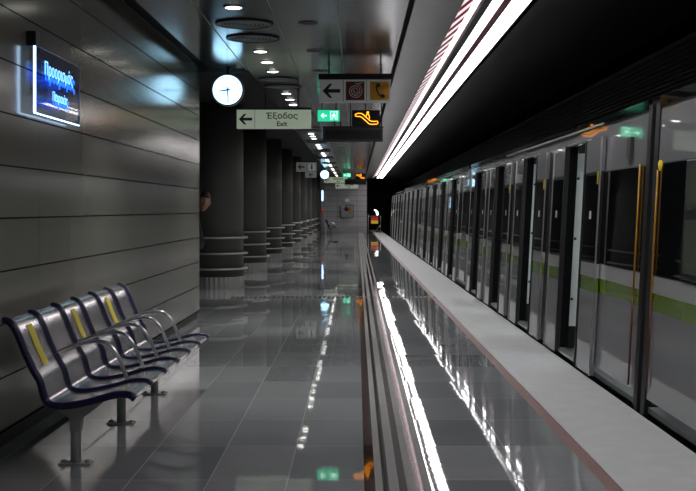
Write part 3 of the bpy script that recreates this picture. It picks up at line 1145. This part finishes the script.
# ------------------------------------------------------------------ person peering round the end of the wall
def skin_mesh(name, nodes, edges, mat, parent, root=0, sub=2):
    me = bpy.data.meshes.new(name)
    me.from_pydata([n[0] for n in nodes], edges, [])
    o_ = bpy.data.objects.new(name, me)
    col.objects.link(o_)
    sk = o_.modifiers.new('skin', 'SKIN')
    sk.use_smooth_shade = True
    if not me.skin_vertices:
        bpy.context.view_layer.objects.active = o_
    for i, n in enumerate(nodes):
        sv = me.skin_vertices[0].data[i] if me.skin_vertices else None
        if sv:
            r_ = n[1]
            sv.radius = r_ if isinstance(r_, tuple) else (r_, r_)
            sv.use_root = (i == root)
    ss = o_.modifiers.new('sub', 'SUBSURF')
    ss.levels = ss.render_levels = sub
    me.materials.append(M[mat])
    if parent:
        o_.parent = parent
    return o_


pr = thing('person', 'person in a black jacket peering round the far end of the left wall', 'person', (-2.47, 15.35, 0))
N = [((0, 0, .92), (.15, .11)),      # 0 pelvis
     ((.01, 0, 1.06), (.14, .10)), ((.03, 0, 1.22), (.16, .11)), ((.07, -.01, 1.36), (.13, .085)),   # 1-3 spine
     ((.18, -.03, 1.42), .055), ((.28, -.04, 1.475), .055),      # 4,5 neck
     ((.20, -.03, 1.34), .06), ((.295, -.02, .93), .043), ((.25, -.18, .91), .034), ((.235, -.25, .90), (.036, .022)),    # 6-9 right arm (toward the platform)
     ((-.12, .0, 1.32), .06), ((-.20, .02, 1.06), .043), ((-.19, -.06, .84), .033), ((-.19, -.08, .77), (.036, .022)),    # 10-13
     ((.09, 0, .84), .085), ((.10, -.01, .48), .058), ((.10, .02, .10), .042), ((.11, -.12, .04), (.045, .03)),
     ((-.09, 0, .84), .085), ((-.10, -.02, .48), .058), ((-.10, .03, .10), .042), ((-.11, -.11, .04), (.045, .03))]
E = [(0, 1), (1, 2), (2, 3), (3, 4), (4, 5), (3, 6), (6, 7), (7, 8), (8, 9), (3, 10), (10, 11), (11, 12), (12, 13),
     (0, 14), (14, 15), (15, 16), (16, 17), (0, 18), (18, 19), (19, 20), (20, 21)]
for hx, hy, hz, wi, s in ((.235, -.25, .90, 9, 1), (-.19, -.08, .77, 13, -1)):
    for q, (dx, ln_) in enumerate(((-.030, .062), (-.010, .072), (.011, .068), (.031, .052))):
        b0 = len(N)
        N.append(((hx + dx * .9, hy - .012, hz - .04), .0095))
        N.append(((hx + dx, hy - .028, hz - .04 - ln_ * .5), .0085))
        N.append(((hx + dx, hy - .022, hz - .04 - ln_), .0075))
        E += [(wi, b0), (b0, b0 + 1), (b0 + 1, b0 + 2)]
    b0 = len(N)
    N.append(((hx - s * .040, hy - .02, hz - .015), .011))
    N.append(((hx - s * .050, hy - .04, hz - .045), .009))
    E += [(wi, b0), (b0, b0 + 1)]
try:
    body = skin_mesh('body', N, E, 'skin', pr)
    ok = len(body.data.skin_vertices) > 0
    if not ok:
        raise RuntimeError('no skin layer')
except Exception as err:
    print('skin fallback', err)
# head: shaped ellipsoid with brow, nose and chin, welded onto the neck region
def head_mesh():
    vs, fs = [], []
    nu, nv = 32, 22
    for j in range(nv + 1):
        th = PI * j / nv
        for i in range(nu):
            ph_ = 2 * PI * i / nu
            x_, y_, z_ = math.sin(th) * math.cos(ph_), math.sin(th) * math.sin(ph_), math.cos(th)
            sx, sy, sz = .076, .095, .122
            if z_ < 0:
                sx *= 1 - .28 * (-z_) ** 1.3
                sy *= 1 - .10 * (-z_)
            X, Y, Z = x_ * sx, y_ * sy, z_ * sz
            if y_ < 0:
                f_ = math.exp(-(X / .014) ** 2)
                Y -= f_ * .022 * math.exp(-((Z + .018) / .016) ** 2)        # nose tip
                Y -= f_ * .010 * math.exp(-((Z - .008) / .02) ** 2)         # bridge
                Y -= .006 * math.exp(-((Z - .032) / .012) ** 2)             # brow
                Y += .010 * math.exp(-((abs(X) - .03) / .014) ** 2) * math.exp(-((Z - .012) / .012) ** 2)   # sockets
                Y -= .006 * math.exp(-(X / .022) ** 2) * math.exp(-((Z + .055) / .008) ** 2)                # lips
                Y -= .012 * math.exp(-(X / .022) ** 2) * math.exp(-((Z + .095) / .018) ** 2)                # chin
            vs.append((X, Y, Z))
    for j in range(nv):
        for i in range(nu):
            k = (i + 1) % nu
            fs.append((j * nu + i, j * nu + k, (j + 1) * nu + k, (j + 1) * nu + i))
    return vs, fs


hd = MB()
vs, fs = head_mesh()
hd.add(vs, fs, 0, True)
for s in (-1, 1):
    hd.tube([(s * .072, .012, .018), (s * .083, .02, .012), (s * .082, .016, -.014), (s * .072, .006, -.022)], [.006, .009, .008, .006], 8)
ho = hd.build('head', 'skin', pr, (.345, -.06, 1.545))
ho.scale = (1.1, 1.08, 1.12)
ho.rotation_euler = (0, math.radians(12), math.radians(14))
for s in (-1, 1):
    e = MB().lathe([(0, -.0115), (.006, -.0105), (.0115, -.001), (0, .0115)], s * .03, -.078, .012, 14, 0, 'y')
    e.lathe([(0, -.0125), (.005, -.0115)], s * .03, -.078, .012, 12, 1, 'y')
    e.build('eye', ['eye_white', 'hair_dark'], ho)
hv, hf = head_mesh()
hr = MB()
keep = [(x_ * 1.09, y_ * 1.08 + .004, z_ * 1.07 + .004) for x_, y_, z_ in hv]
hf2 = [f_ for f_ in hf if all((keep[i][2] > .055 - .25 * max(0, keep[i][1] + .05) * 2.2) or (keep[i][1] > .03 and keep[i][2] > -.06) for i in f_)]
hr.add(keep, hf2, 0, True)
hro = hr.build('hair', 'hair_dark', ho)
sol = hro.modifiers.new('s', 'SOLIDIFY')
sol.thickness = .008
lp = MB().tube([(-.022, -.083, -.052), (0, -.0905, -.050), (.022, -.083, -.052)], [.003, .005, .003], 8)
pm('lip', (.30, .10, .08), .5, noise=.05)
lp.build('mouth', 'lip', ho)
# clothes
JN = [((0, 0, .86), (.175, .13)), ((.01, 0, 1.04), (.165, .12)), ((.03, 0, 1.22), (.18, .125)), ((.07, -.01, 1.37), (.135, .095)), ((.12, -.02, 1.42), .07),
      ((.20, -.03, 1.33), .075), ((.298, -.02, .93), .062), ((.258, -.15, .91), .048),
      ((-.12, 0, 1.32), .075), ((-.20, .02, 1.06), .058), ((-.19, -.05, .87), .046)]
JE = [(0, 1), (1, 2), (2, 3), (3, 4), (3, 5), (5, 6), (6, 7), (3, 8), (8, 9), (9, 10)]
skin_mesh('jacket', JN, JE, 'cloth_black', pr)
TN = [((0, 0, .92), (.165, .125)), ((.09, 0, .82), .10), ((.10, -.01, .48), .075), ((.10, .02, .10), .062),
      ((-.09, 0, .82), .10), ((-.10, -.02, .48), .075), ((-.10, .03, .10), .062)]
skin_mesh('trousers', TN, [(0, 1), (1, 2), (2, 3), (0, 4), (4, 5), (5, 6)], 'cloth_navy', pr)
MB().tube([(.18, -.03, 1.415), (.235, -.042, 1.452)], [.072, .064], 16).build('collar', 'cloth_grey', pr)
for s, ax, ay in ((1, .11, .0), (-1, -.11, .01)):
    sh = MB()
    sh.tube([(ax, ay + .05, .045), (ax, ay - .03, .048), (ax, ay - .12, .036), (ax, ay - .18, .028)], [.045, .048, .04, .022], 12)
    sh.build('shoe', 'shoe_brown', pr)
